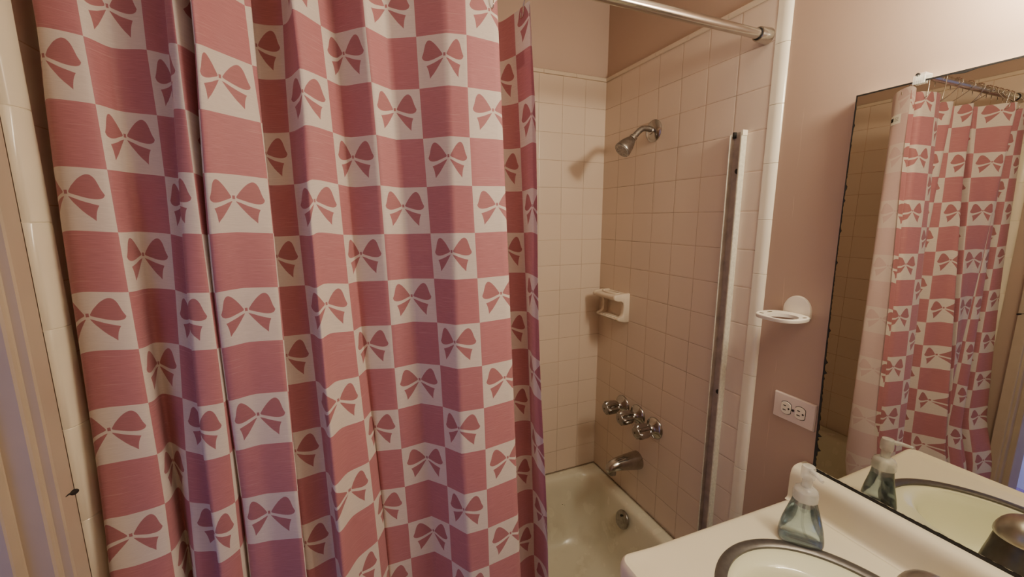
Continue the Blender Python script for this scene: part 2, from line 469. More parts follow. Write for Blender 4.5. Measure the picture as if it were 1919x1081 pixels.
# caulk joint between tub and tile
bm = B()
tube(bm, [(XL+.01, -.0022, TZR+.001), (-.0022, -.0022, TZR+.001), (-.0022, -.73, TZR+.001)], .0016, 6)
finish('caulk_bead', bm, M['caulk'], tub)
bm = B()
for x, y, s in ((-.232, -.098, .0022), (-.226, -.105, .0013)):
    lathe(bm, [(.0, -s), (s*.8, -s*.4), (s, 0), (s*.7, s*.5), (0, s)], (x, y, .262), (.3, .5, 1), 8, cap0=False, cap1=False)
finish('enamel_chip', bm, M['dark'], tub)

# ------------------------------------------------------------------ shower head
sh = thing('shower_fixture', 'dull chrome shower head on a bent arm high on the tiled wall', 'shower', (0, -.311, 1.884))
bm = B(); lathe(bm, [(.040, -.002), (.0405, .003), (.037, .007), (.024, .012), (.014, .014), (.0125, .02)], (0, -.311, 1.884), (-1, 0, 0), 40)
finish('flange', bm, M['chrome'], sh, 40)
arm = spline([(-.005, -.311, 1.886), (-.035, -.311, 1.890), (-.057, -.311, 1.886), (-.077, -.311, 1.870), (-.097, -.311, 1.850)], 6)
bm = B(); tube(bm, arm, .0105, 16); finish('shower_arm', bm, M['chrome_dull'], sh, 50)
hd = V((-.048, 0, -.048)).normalized(); ho = V((-.090, -.311, 1.857))
bm = B(); lathe(bm, [(.0125, 0), (.0145, .001), (.0145, .006), (.013, .0065), (.0145, .007), (.0145, .014), (.012, .015)], ho, hd, 24)
finish('collar', bm, M['chrome'], sh, 40)
bm = B(); lathe(bm, [(.013, .015), (.0165, .017), (.022, .030), (.027, .046), (.030, .062), (.0312, .069), (.030, .072), (.028, .0715)], ho, hd, 36, cap1=True)
hb = finish('head_body', bm, M['chrome_dull'], sh, 40)
bm = B(); lathe(bm, [(.0285, .0715), (.027, .0745), (.012, .0755), (.0, .0757)], ho, hd, 36, cap1=False)
_, hu, hw = frame_of(hd)
for i in range(8):
    a = 2*PI*i/8
    lathe(bm, [(.0022, .075), (.0022, .0768), (.001, .0772)], ho + hu*(.017*math.cos(a)) + hw*(.017*math.sin(a)), hd, 8)
finish('spray_face', bm, simple('spray_face_plastic', (.36, .33, .30), .45, .3, 150, .35), hb)

# ------------------------------------------------------------------ three tub handles and the spout
def handle(y, z, label, twist):
    h = thing('tub_tap', label, 'tap', (0, y, z), 'chrome handles over the tub spout')
    bm = B(); lathe(bm, [(.0425, -.002), (.043, .003), (.041, .007), (.033, .013), (.022, .019), (.0165, .025), (.0155, .034)], (0, y, z), (-1, 0, 0), 40)
    finish('escutcheon', bm, M['chrome'], h, 40)
    bm = B(); rings = []
    for r, d, lob in ((.0165, .031, 0), (.020, .034, .03), (.0240, .040, .13), (.0255, .050, .18), (.0260, .078, .18), (.0255, .088, .16), (.023, .093, .08)):
        rings.append([V((-d, y + r*(1+lob*math.cos(8*a+twist))*math.cos(a), z + r*(1+lob*math.cos(8*a+twist))*math.sin(a))) for a in [2*PI*i/64 for i in range(64)]])
    loft(bm, rings); k = finish('knob', bm, M['chrome'], h, 30)
    bm = B(); lathe(bm, [(.0225, .092), (.021, .0955), (.012, .0985), (.004, .0992), (.0, .0992)], (0, y, z), (-1, 0, 0), 28, cap1=False)
    finish('index_button', bm, M['chrome_dull'], k, 40)
    bm = B(); lathe(bm, [(.003, .0985), (.003, .1), (.001, .1003)], (0, y, z), (-1, 0, 0), 10)
    finish('screw', bm, M['dark'], k)
handle(-.207, .758, 'chrome tub handle nearest the back corner, end of the row of three', .3)
handle(-.306, .757, 'chrome tub handle in the middle of the row of three', 1.1)
handle(-.407, .748, 'chrome tub handle nearest the curtain side, end of the row of three', .0)

sp = thing('tub_spout', 'tapered chrome tub spout low on the tiled wall', 'tub spout', (0, -.317, .557))
bm = B(); rings = []
for x, zc, ry, rz in ((0, .558, .0375, .0385), (-.006, .558, .0375, .0385), (-.03, .560, .0355, .0355), (-.07, .563, .0315, .0305), (-.105, .564, .0275, .0255), (-.130, .561, .0245, .0215), (-.146, .555, .0195, .0165), (-.153, .550, .0125, .010)):
    rings.append([V((x, -.317 + ry*math.cos(2*PI*i/36), zc + rz*math.sin(2*PI*i/36))) for i in range(36)])
loft(bm, rings); finish('spout_body', bm, M['chrome'], sp, 45)
bm = B(); lathe(bm, [(.017, 0), (.0175, .012), (.0175, .026), (.015, .0265), (.0145, .02)], (-.128, -.317, .553), (-.12, 0, -1), 24)
finish('outlet', bm, M['chrome_dull'], sp, 40)

# ------------------------------------------------------------------ ceramic soap dish
sd = thing('soap_dish', 'beige ceramic soap dish with grab shelf, set in the corner tiles', 'soap dish', (0, -.137, 1.133))
Y0, Y1 = -.060, -.218
endp = [(0, 1.133), (-.020, 1.133), (-.040, 1.137), (-.054, 1.142), (-.058, 1.148), (-.054, 1.153), (-.040, 1.156), (-.031, 1.164), (-.0285, 1.178), (-.0285, 1.205), (-.033, 1.218), (-.044, 1.227),
        (-.066, 1.228), (-.075, 1.231), (-.079, 1.239), (-.076, 1.248), (-.068, 1.253), (-.03, 1.2555), (0, 1.256)]
midp = [(0, 1.133), (-.030, 1.134), (-.048, 1.138), (-.054, 1.145), (-.050, 1.149), (-.030, 1.1505), (-.014, 1.152), (-.008, 1.160), (-.007, 1.20), (-.008, 1.222), (-.014, 1.228),
        (-.064, 1.2275), (-.073, 1.231), (-.077, 1.239), (-.074, 1.247), (-.066, 1.251), (-.03, 1.2525), (0, 1.253)]
bm = B()
def endcap(y0, y1):
    def sc(k, y): return [V((x*k, y, 1.1945 + (z-1.1945)*(1-(1-k)*.4))) for x, z in endp]
    s = 1 if y1 > y0 else -1
    loft(bm, [sc(.9, y0), sc(.98, y0 + s*.002), sc(1, y0 + s*.005), sc(1, y1 - s*.003), sc(.97, y1)])
endcap(Y1, Y1 + .019); endcap(Y0, Y0 - .019)
prism(bm, midp, lambda a, b, d: V((a, d, b)), Y1 + .017, Y0 - .017)
sb = finish('dish_body', bm, M['ceramic'], sd, 50)
bm = B()
for y in (-.098, -.120, -.142, -.164, -.184):
    tube(bm, [(-.012, y, 1.1515), (-.049, y, 1.1495)], [.0032, .003], 8)
finish('drain_rib', bm, M['ceramic'], sd, 50)
bm = B()
tube(bm, [V((-.038 + .020*math.cos(a), -.139 + .052*math.sin(a), 1.2535)) for a in [2*PI*i/40 for i in range(41)]], .0038, 8, False)
finish('shelf_lip', bm, M['ceramic'], sd, 50)

# ------------------------------------------------------------------ old sliding-door track
tr = thing('door_track', 'tall aluminium track of a removed shower door on the tiled wall', 'track', (0, -.68, TZR))
bm = B(); zt, zb = 1.812, TZR+.001
box(bm, -.0022, 0, -.698, -.659, zb, zt)
box(bm, -.018, -.002, -.661, -.659, zb, zt-.006)
finish('channel', bm, M['alu_dark'], tr, 0)
bm = B(); box(bm, -.019, 0, -.7005, -.6975, zb, zt, .0006, 1); box(bm, -.0205, -.017, -.6995, -.6945, zb, zt, .0006, 1); finish('front_flange', bm, M['alu'], tr, 0)
bm = B(); box(bm, -.0195, -.017, -.6605, -.6580, zb, zt-.008, .0005, 1); finish('rear_lip', bm, M['alu'], tr, 0)
bm = B(); box(bm, -.0205, -.001, -.7025, -.6995, zt-.014, zt+.001, .0006, 1); finish('flange_cap', bm, M['recept'], tr, 0)
for z in (1.70, 1.015):
    bm = B(); lathe(bm, [(.0075, 0), (.0075, .010), (.005, .013), (.002, .0135)], (-.002, -.686, z), (-1, 0, 0), 14); finish('bumper', bm, M['rubber'], tr)
bm = B(); box(bm, -.012, -.002, -.668, -.6605, zt-.016, zt+.001, .001, 1); box(bm, -.004, -.002, -.690, -.684, zt-.03, zt-.008); finish('sealant_residue', bm, M['rubber'], tr, 0)

# ------------------------------------------------------------------ curtain rod
rod = thing('curtain_rod', 'brushed metal shower curtain rod spanning the tub end to end', 'curtain rod', (-.74, -.737, 2.046))
bm = B(); lathe(bm, [(.0125, 0), (.0125, -XL)], (0, -.737, 2.046), (-1, 0, 0), 32); finish('tube', bm, M['rod'], rod, 40)
for x, s in ((0, -1), (XL, 1)):
    bm = B(); lathe(bm, [(.0185, 0), (.0205, .002), (.0205, .006), (.0185, .036), (.0178, .0395), (.0145, .040), (.0145, .036)], (x, -.737, 2.046), (s, 0, 0), 32)
    f = finish('end_socket', bm, M['rod'], rod, 40)
    bm = B(); lathe(bm, [(.0130, .0385), (.0150, .0395), (.0150, .0408), (.0130, .0414)], (x, -.737, 2.046), (s, 0, 0), 28); finish('seal_ring', bm, M['rubber'], f, 40)
CURTAIN_LINES=[
([-0.38,-0.38,-0.38,-0.397,-0.413,-0.43,-0.447,-0.463,-0.48,-0.497,-0.513,-0.53,-0.53,-0.53,-0.53],"-14780,-6840,19926 -14780,-6827,19108 -14780,-6879,18168 -14780,-6930,17228 -14780,-6981,16288 -14780,-7033,15348 -14780,-7084,14408 -14780,-7135,13468 -14780,-7187,12528 -14780,-7238,11588 -14780,-7289,10648 -14780,-7341,9708 -14780,-7392,8768 -14780,-7443,7828 -14780,-7494,6888"),
([0.12,0.12,0.12,0.103,0.087,0.07,0.053,0.037,0.02,0.003,-0.013,-0.03,-0.03,-0.03,-0.03],"-14708,-7290,19926 -14739,-7277,19108 -14755,-7329,18168 -14780,-7380,17228 -14780,-7431,16288 -14780,-7483,15348 -14780,-7534,14408 -14780,-7585,13468 -14780,-7637,12528 -14780,-7688,11588 -14780,-7739,10648 -14780,-7791,9708 -14780,-7842,8768 -14780,-7893,7828 -14780,-7944,6888"),
([0.37,0.37,0.37,0.353,0.337,0.32,0.303,0.287,0.27,0.253,0.237,0.22,0.22,0.22,0.22],"-14585,-7590,19943 -14615,-7577,19124 -14629,-7629,18178 -14657,-7680,17272 -14673,-7731,16363 -14680,-7783,15456 -14680,-7834,14553 -14676,-7885,13655 -14673,-7937,12764 -14674,-7988,11878 -14684,-8039,10995 -14709,-8091,10109 -14722,-8142,9273 -14724,-8193,8472 -14725,-8244,7685"),
(0.5,"-14554,-7787,19971 -14562,-7756,19153 -14543,-7785,18192 -14543,-7814,17278 -14541,-7844,16376 -14535,-7873,15480 -14524,-7902,14587 -14508,-7931,13693 -14487,-7960,12795 -14460,-7990,11891 -14426,-8019,10976 -14393,-8048,10077 -14375,-8077,9256 -14357,-8106,8448 -14339,-8136,7654"),
(1,"-14133,-7743,19922 -14138,-7709,19104 -14117,-7728,18165 -14094,-7748,17265 -14076,-7767,16356 -14058,-7787,15444 -14040,-7807,14535 -14021,-7826,13632 -14002,-7846,12736 -13986,-7865,11846 -13981,-7885,10958 -13992,-7904,10066 -13990,-7924,9217 -13975,-7943,8398 -13960,-7963,7592"),
(1.5,"-13881,-7490,19902 -13903,-7432,19082 -13922,-7412,18148 -13946,-7392,17262 -13953,-7372,16358 -13957,-7351,15441 -13966,-7331,14514 -13983,-7311,13586 -14003,-7291,12663 -14015,-7271,11751 -13999,-7250,10849 -13991,-7230,9970 -14000,-7210,9107 -14009,-7190,8252 -14018,-7170,7405"),
(2,"-13479,-7349,19954 -13513,-7359,19141 -13523,-7396,18188 -13498,-7433,17236 -13495,-7470,16311 -13512,-7507,15400 -13543,-7544,14492 -13584,-7582,13578 -13631,-7619,12654 -13677,-7656,11720 -13717,-7693,10781 -13743,-7730,9848 -13766,-7767,8950 -13794,-7805,8067 -13821,-7842,7189"),
([2.45,2.45,2.45,2.433,2.417,2.4,2.383,2.367,2.35,2.333,2.317,2.3,2.3,2.3,2.3],"-13215,-7271,19926 -13232,-7312,19108 -13250,-7359,18168 -13277,-7405,17228 -13314,-7452,16288 -13353,-7499,15348 -13387,-7546,14408 -13411,-7593,13468 -13425,-7639,12528 -13426,-7686,11588 -13427,-7702,10648 -13421,-7717,9708 -13437,-7733,8768 -13463,-7748,7828 -13490,-7764,6888"),
([2.85,2.85,2.85,2.811,2.772,2.733,2.694,2.656,2.617,2.578,2.539,2.5,2.5,2.5,2.5],"-13087,-7747,19949 -13108,-7765,19130 -13131,-7785,18196 -13164,-7805,17275 -13206,-7825,16349 -13249,-7845,15416 -13289,-7865,14478 -13320,-7885,13532 -13340,-7906,12577 -13349,-7926,11612 -13348,-7946,10637 -13340,-7966,9654 -13355,-7986,8697 -13378,-8006,7751 -13402,-8026,6805"),
(3,"-12991,-7912,19916 -12994,-7901,19097 -13001,-7888,18169 -13010,-7875,17262 -13011,-7862,16340 -13010,-7849,15406 -13008,-7837,14460 -13008,-7824,13506 -13012,-7811,12549 -13021,-7798,11591 -13036,-7785,10639 -13056,-7772,9696 -13066,-7760,8759 -13071,-7747,7820 -13075,-7734,6880"),
([3.18,3.18,3.18,3.168,3.156,3.143,3.131,3.119,3.107,3.094,3.082,3.07,3.07,3.07,3.07],"-12818,-7500,19926 -12833,-7470,19108 -12862,-7436,18168 -12918,-7401,17228 -12971,-7367,16288 -13014,-7332,15348 -13045,-7298,14408 -13060,-7264,13468 -13063,-7229,12528 -13058,-7195,11588 -13054,-7160,10648 -13066,-7126,9708 -13089,-7091,8768 -13108,-7057,7828 -13128,-7023,6888"),
(3.6,"-12828,-7300,19926 -12843,-7270,19108 -12871,-7236,18168 -12927,-7201,17228 -12980,-7167,16288 -13024,-7132,15348 -13054,-7098,14408 -13068,-7064,13468 -13070,-7029,12528 -13063,-6995,11588 -13058,-6960,10648 -13069,-6926,9708 -13091,-6891,8768 -13110,-6857,7828 -13128,-6823,6888"),
(4.0,"-12713,-8050,19929 -12728,-8020,19108 -12756,-7986,18180 -12809,-7951,17273 -12860,-7917,16344 -12901,-7882,15403 -12931,-7848,14455 -12946,-7814,13504 -12950,-7779,12552 -12946,-7745,11599 -12944,-7710,10642 -12957,-7676,9677 -12979,-7641,8726 -12998,-7607,7782 -13017,-7573,6839"),
(4.5,"-12557,-7731,19947 -12556,-7730,19130 -12554,-7730,18191 -12553,-7730,17273 -12551,-7730,16353 -12550,-7729,15425 -12550,-7729,14489 -12549,-7729,13543 -12549,-7728,12586 -12550,-7728,11617 -12551,-7728,10633 -12551,-7728,9653 -12550,-7727,8711 -12549,-7727,7768 -12548,-7727,6826"),
(5,"-12195,-7191,19918 -12185,-7250,19103 -12155,-7319,18171 -12102,-7388,17250 -12074,-7456,16324 -12063,-7525,15391 -12060,-7593,14452 -12058,-7662,13505 -12054,-7730,12551 -12046,-7799,11593 -12036,-7868,10637 -12026,-7936,9695 -12017,-8005,8760 -12006,-8073,7820 -11994,-8142,6880"),
([5.07,5.07,5.07,5.063,5.057,5.05,5.043,5.037,5.03,5.023,5.017,5.01,5.01,5.01,5.01],"-12109,-7111,19934 -12102,-7170,19119 -12098,-7239,18181 -12091,-7308,17251 -12077,-7376,16319 -12063,-7445,15380 -12052,-7513,14432 -12047,-7582,13474 -12047,-7650,12510 -12048,-7719,11542 -12044,-7788,10577 -12026,-7856,9619 -12011,-7925,8661 -12004,-7993,7696 -11996,-8062,6728"),
(5.25,"-12215,-6741,19926 -12210,-6800,19108 -12206,-6869,18168 -12200,-6938,17228 -12187,-7006,16288 -12174,-7075,15348 -12164,-7143,14408 -12159,-7212,13468 -12160,-7280,12528 -12162,-7349,11588 -12160,-7418,10648 -12143,-7486,9708 -12128,-7555,8768 -12122,-7623,7828 -12115,-7692,6888"),
(5.5,"-12164,-6447,19940 -12151,-6540,19122 -12169,-6646,18155 -12163,-6752,17202 -12143,-6859,16258 -12118,-6965,15319 -12096,-7072,14381 -12081,-7178,13444 -12073,-7284,12508 -12068,-7391,11576 -12057,-7497,10646 -12030,-7603,9719 -11987,-7710,8788 -11972,-7816,7847 -11957,-7922,6906"),
(6,"-11687,-6632,19923 -11690,-6701,19104 -11720,-6781,18165 -11728,-6861,17222 -11719,-6940,16278 -11699,-7020,15331 -11673,-7100,14386 -11645,-7180,13442 -11617,-7259,12503 -11591,-7339,11569 -11566,-7419,10639 -11543,-7499,9713 -11518,-7579,8787 -11496,-7658,7850 -11476,-7738,6910"),
(6.3,"-11516,-7148,19926 -11505,-7222,19108 -11493,-7307,18168 -11481,-7393,17228 -11468,-7479,16288 -11456,-7564,15348 -11443,-7650,14408 -11430,-7735,13468 -11418,-7821,12528 -11405,-7906,11588 -11393,-7992,10648 -11380,-8077,9708 -11368,-8163,8768 -11355,-8248,7828 -11343,-8334,6888"),
(6.5,"-11504,-7331,19948 -11470,-7360,19130 -11432,-7393,18190 -11407,-7426,17263 -11380,-7459,16332 -11349,-7492,15395 -11316,-7524,14453 -11280,-7557,13506 -11241,-7590,12557 -11200,-7623,11605 -11157,-7656,10652 -11113,-7689,9701 -11067,-7722,8754 -11024,-7755,7813 -10986,-7788,6872"),
(7,"-11094,-6959,19885 -11059,-6997,19080 -11016,-7041,18167 -10984,-7084,17234 -10955,-7128,16289 -10927,-7171,15338 -10897,-7215,14387 -10862,-7259,13438 -10823,-7302,12495 -10781,-7346,11559 -10738,-7390,10632 -10700,-7433,9714 -10672,-7477,8805 -10643,-7520,7877 -10608,-7564,6938"),
(7.3,"-10857,-6673,19907 -10827,-6703,19098 -10800,-6738,18172 -10786,-6773,17227 -10775,-6808,16274 -10762,-6843,15320 -10740,-6878,14369 -10709,-6912,13425 -10666,-6947,12488 -10615,-6982,11558 -10561,-7017,10633 -10513,-7052,9711 -10482,-7087,8787 -10456,-7122,7851 -10425,-7157,6912"),
(7.5,"-10722,-6774,19922 -10707,-6800,19104 -10682,-6829,18156 -10660,-6859,17207 -10642,-6888,16261 -10627,-6918,15318 -10613,-6947,14378 -10600,-6977,13440 -10586,-7007,12506 -10569,-7036,11575 -10548,-7066,10645 -10522,-7095,9716 -10493,-7125,8784 -10476,-7154,7844 -10458,-7184,6903"),
(8,"-10338,-7223,19912 -10306,-7219,19098 -10257,-7214,18163 -10221,-7209,17224 -10194,-7203,16283 -10172,-7198,15341 -10151,-7193,14400 -10130,-7188,13459 -10106,-7183,12519 -10079,-7178,11579 -10048,-7172,10640 -10016,-7167,9703 -9985,-7162,8769 -9959,-7157,7842 -9934,-7152,6908"),
(8.48,"-9911,-6826,19922 -9878,-6849,19102 -9845,-6876,18158 -9810,-6903,17214 -9773,-6930,16270 -9734,-6957,15328 -9692,-6984,14387 -9650,-7011,13447 -9606,-7038,12509 -9563,-7065,11573 -9520,-7092,10639 -9479,-7119,9706 -9443,-7146,8774 -9412,-7173,7844 -9376,-7200,6907"),
(9,"-9390,-7080,19932 -9374,-7114,19109 -9355,-7155,18157 -9327,-7195,17215 -9295,-7235,16276 -9262,-7275,15340 -9230,-7315,14403 -9202,-7355,13464 -9178,-7395,12523 -9159,-7435,11582 -9145,-7475,10641 -9132,-7515,9703 -9120,-7555,8770 -9103,-7595,7846 -9080,-7635,6914"),
(9.55,"-8880,-7448,19935 -8873,-7487,19116 -8865,-7532,18173 -8868,-7578,17232 -8876,-7623,16292 -8887,-7668,15354 -8896,-7714,14416 -8902,-7759,13478 -8902,-7804,12539 -8895,-7849,11597 -8880,-7895,10653 -8858,-7940,9706 -8830,-7985,8757 -8797,-8031,7809 -8784,-8076,6865"),
(10,"-8492,-7501,19949 -8489,-7538,19122 -8496,-7580,18165 -8487,-7623,17222 -8468,-7665,16287 -8443,-7708,15354 -8417,-7750,14419 -8393,-7792,13482 -8373,-7835,12540 -8359,-7877,11594 -8350,-7920,10647 -8346,-7962,9701 -8344,-8005,8763 -8342,-8047,7837 -8330,-8090,6906"),
(10.68,"-7822,-7416,19927 -7803,-7450,19112 -7779,-7489,18180 -7756,-7527,17246 -7733,-7566,16309 -7711,-7605,15370 -7689,-7644,14430 -7669,-7683,13489 -7649,-7722,12546 -7629,-7760,11603 -7610,-7799,10659 -7590,-7838,9712 -7570,-7877,8763 -7548,-7916,7811 -7526,-7954,6865"),
(10.85,"-7718,-7016,19926 -7698,-7050,19108 -7673,-7089,18168 -7649,-7127,17228 -7625,-7166,16288 -7602,-7205,15348 -7579,-7244,14408 -7558,-7283,13468 -7537,-7322,12528 -7516,-7360,11588 -7496,-7399,10648 -7476,-7438,9708 -7454,-7477,8768 -7431,-7516,7828 -7408,-7554,6888"),
(11.25,"-7730,-6806,19926 -7714,-6856,19108 -7689,-6915,18168 -7671,-6973,17228 -7658,-7031,16288 -7647,-7089,15348 -7638,-7147,14408 -7628,-7206,13468 -7617,-7264,12528 -7605,-7322,11588 -7593,-7380,10648 -7582,-7439,9708 -7574,-7497,8768 -7573,-7555,7828 -7567,-7613,6888"),
(11.5,"-7554,-6726,19814 -7536,-6776,19019 -7508,-6835,18103 -7488,-6893,17177 -7472,-6951,16249 -7460,-7009,15323 -7448,-7067,14404 -7436,-7126,13492 -7422,-7184,12588 -7408,-7242,11688 -7394,-7300,10789 -7381,-7359,9883 -7371,-7417,8960 -7367,-7475,8008 -7358,-7533,7074"),
(12,"-7254,-6966,19946 -7220,-6984,19120 -7170,-7004,18155 -7127,-7024,17201 -7089,-7044,16256 -7055,-7065,15318 -7023,-7085,14384 -6992,-7105,13453 -6962,-7125,12522 -6933,-7146,11590 -6904,-7166,10655 -6876,-7186,9717 -6851,-7207,8775 -6831,-7227,7830 -6818,-7247,6885"),
(12.5,"-7116,-7423,20010 -7094,-7441,19168 -7068,-7461,18203 -7059,-7481,17249 -7058,-7500,16295 -7059,-7520,15342 -7060,-7540,14392 -7057,-7560,13445 -7045,-7580,12501 -7022,-7600,11561 -6983,-7620,10624 -6922,-7640,9688 -6836,-7660,8753 -6749,-7680,7818 -6724,-7700,6888"),
(12.75,"-7150,-7544,19907 -7118,-7584,19090 -7070,-7631,18146 -7050,-7677,17197 -7048,-7724,16249 -7052,-7771,15303 -7055,-7817,14362 -7050,-7864,13425 -7034,-7911,12492 -7007,-7957,11561 -6972,-8004,10631 -6934,-8051,9701 -6902,-8097,8774 -6890,-8144,7853 -6881,-8191,6921"),
(12.85,"-7112,-7424,19926 -7080,-7464,19108 -7031,-7511,18168 -7011,-7557,17228 -7009,-7604,16288 -7013,-7651,15348 -7015,-7697,14408 -7010,-7744,13468 -6994,-7791,12528 -6967,-7837,11588 -6931,-7884,10648 -6892,-7931,9708 -6860,-7977,8768 -6848,-8024,7828 -6839,-8071,6888")]
# ------------------------------------------------------------------ shower curtain
HK, Z0K = .094, 1.563 + 3.70*.094
KS = np.array([-.87] + list(range(0, 14)), float)
KBOT = 18.35
LU = np.array([[u]*15 if not isinstance(u, list) else u for u, s in CURTAIN_LINES])
LP = np.array([[[float(c)/1e4 for c in p.split(',')] for p in s.split()] for u, s in CURTAIN_LINES])
def sm(a, b, x):
    t = min(max((x-a)/(b-a), 0), 1); return t*t*(3-2*t)
def line_at(i, k):
    """u, x, y, z of control line i at row k"""
    kk = min(k, 13.0)
    q = [np.interp(kk, KS, LU[i])] + [np.interp(kk, KS, LP[i, :, c]) for c in range(3)]
    if k > 13:
        e = k - 13
        sl = (LP[i, 14] - LP[i, 11])/3.0
        q[1] += sl[0]*e*.6; q[3] -= HK*e
        q[2] += sl[1]*e*.3
        q[2] = q[2] - .045*sm(13, 16, k)
        lim = -.752
        if k > 14.5: q[2] = q[2] + (min(q[2], lim) - q[2])*sm(14.5, 15.8, k)
        q[1] = max(q[1], -1.47)
    return np.array(q)
SUB = 6
CREASE = [.93 if CURTAIN_LINES[i][0] in (8, 8.48, 9, 9.55, 10) else (.7 if CURTAIN_LINES[i][0] in (7, 7.3, 7.5, 7.75, 4.5) else .15) for i in range(len(CURTAIN_LINES))]
NL = len(CURTAIN_LINES)
def row(k):
    """points along the cloth at row k: list of (u, x, y, z)"""
    Q = np.array([line_at(i, k) for i in range(NL)])
    out = []
    for i in range(NL-1):
        P1, P2 = Q[i, 1:], Q[i+1, 1:]
        P0 = Q[i-1, 1:] if i else 2*P1 - P2
        P3 = Q[i+2, 1:] if i+2 < NL else 2*P2 - P1
        t0 = 0; t1 = t0 + max(np.linalg.norm(P1-P0), 1e-4)**.5; t2 = t1 + max(np.linalg.norm(P2-P1), 1e-4)**.5; t3 = t2 + max(np.linalg.norm(P3-P2), 1e-4)**.5
        for s in range(SUB):
            f = s/SUB; t = t1 + (t2-t1)*f
            A1 = P0*(t1-t)/(t1-t0) + P1*(t-t0)/(t1-t0); A2 = P1*(t2-t)/(t2-t1) + P2*(t-t1)/(t2-t1); A3 = P2*(t3-t)/(t3-t2) + P3*(t-t2)/(t3-t2)
            B1 = A1*(t2-t)/(t2-t0) + A2*(t-t0)/(t2-t0); B2 = A2*(t3-t)/(t3-t1) + A3*(t-t1)/(t3-t1)
            C = B1*(t2-t)/(t2-t1) + B2*(t-t1)/(t2-t1)
            C = C + (P1 + (P2-P1)*f - C)*CREASE[i]
            out.append((Q[i, 0] + (Q[i+1, 0]-Q[i, 0])*f, *C))
    out.append(tuple(Q[-1]))
    return out
rows_k = [-.87, -.66, -.45, -.22] + [i*.5 for i in range(0, 37)] + [KBOT]
ROWS = [row(k) for k in rows_k]
bm = B(); uvl = bm.loops.layers.uv.new('cloth')
grid = [[(bm.verts.new(p[1:]), p[0], k) for p in r] for k, r in zip(rows_k, ROWS)]
for a, b in zip(grid, grid[1:]):
    for i in range(len(a)-1):
        q = (a[i], b[i], b[i+1], a[i+1])                                  # winding: front face looks to -y
        f = bm.faces.new([w[0] for w in q])
        for l, w in zip(f.loops, q): l[uvl].uv = (w[1] + 20, w[2] + 20)
cur = thing('shower_curtain', 'pink and white checked shower curtain with bows hanging across the tub', 'shower curtain', (-1.1, -.74, .18))
cl = finish('curtain_cloth', bm, M['curtain'], cur, 180, flip=True)
def cloth(u, k, off=0):
    r = row(k); 
    us = [p[0] for p in r]
    i = min(range(len(r)-1), key=lambda j: abs((us[j]+us[j+1])/2 - u))
    f = (u-us[i])/(us[i+1]-us[i]) if us[i+1] != us[i] else 0
    p = V(r[i][1:]).lerp(V(r[i+1][1:]), f); d = (V(r[i+1][1:]) - V(r[i][1:])).normalized()
    n = V((d.y, -d.x, 0)).normalized()                                     # front normal
    return p + n*off
# care label sewn to the wrong side at the top corner
bm = B()
def lab(u0, u1, k0, k1, off, n=3):
    g = [[bm.verts.new(cloth(u0+(u1-u0)*i/n, k0+(k1-k0)*j/2, off)) for i in range(n+1)] for j in range(3)]
    for j in range(2):
        for i in range(n): bm.faces.new((g[j][i], g[j+1][i], g[j+1][i+1], g[j][i+1]))
lab(11.93, 12.30, -.02, .30, -.0025)
lb = finish('care_label', bm, M['tag'], cur); lb['label'] = 'white care label sewn on the pale wrong side'
bm = B(); lab(11.97, 12.08, .07, .20, -.0035, 2); finish('label_mark', bm, M['dark'], lb)
bm = B()
for kk in (.08, .13, .18): lab(12.12, 12.24, kk, kk+.018, -.0035, 2)
finish('label_print', bm, simple('label_ink', (.25, .25, .25), .6), lb)

# hooks: a wire loop with roller beads over the rod, its leg through the top hem
def hook(u, label, j):
    p = cloth(u, -.72); x = p.x
    yr, zr = -.737, 2.046
    h = thing('curtain_hook', label, 'curtain hook', (x, yr, zr), 'wire hooks along the curtain rod')
    R = .0165; dy = p.y - yr; tw = random.uniform(-.006, .006)
    pts = []
    side = 1 if dy >= 0 else -1
    pts.append(V((x+tw, p.y + .006, p.z + .004))); pts.append(V((x+tw, p.y + .004, p.z - .006))); pts.append(V((x+tw, p.y - .006, p.z - .004)))
    pts.append(V((x+tw, p.y - .008, p.z + .012))); pts.append(V((x+tw*.6, (p.y-.008 + yr-R)/2, (p.z + zr)/2)))
    for i in range(9):
        a = PI + .35 - (PI + .7)*i/8
        pts.append(V((x, yr + R*math.cos(a), zr + R*math.sin(a))))
    pts.append(V((x, yr + R*.9, zr - .022)))
    bm = B(); tube(bm, spline(pts, 4), .0013, 8); finish('wire', bm, M['hook'], h, 60)
    for i in range(5):
        a = PI/2 + (i-2)*.42
        bm = B(); lathe(bm, [(.0, -.0026), (.0017, -.0022), (.0026, 0), (.0017, .0022), (0, .0026)], (x, yr + R*math.cos(a), zr + R*math.sin(a)), (0, math.sin(a), -math.cos(a)), 10, cap0=False, cap1=False)
        finish('roller_bead', bm, M['bead'], h, 60)
HL = [(12.25, 'wire curtain hook at the right end of the curtain, over its last fold'), (10.62, 'wire curtain hook second from the curtain right end, at the front fold'),
      (9.5, None), (8.42, None), (7.35, None), (6.25, None), (5.5, None), (4.4, None), (3.0, None), (2.0, None), (1.45, None), (.45, None)]
ordw = {2: 'third', 3: 'fourth', 4: 'fifth', 5: 'sixth', 6: 'seventh', 7: 'eighth', 8: 'ninth', 9: 'tenth', 10: 'eleventh'}
for j, (u, l) in enumerate(HL):
    if l is None: l = 'wire curtain hook with roller beads, %s from the curtain right end' % ordw[j] if j in ordw else 'wire curtain hook at the left end of the curtain by the doorway wall'
    hook(u, l, j)

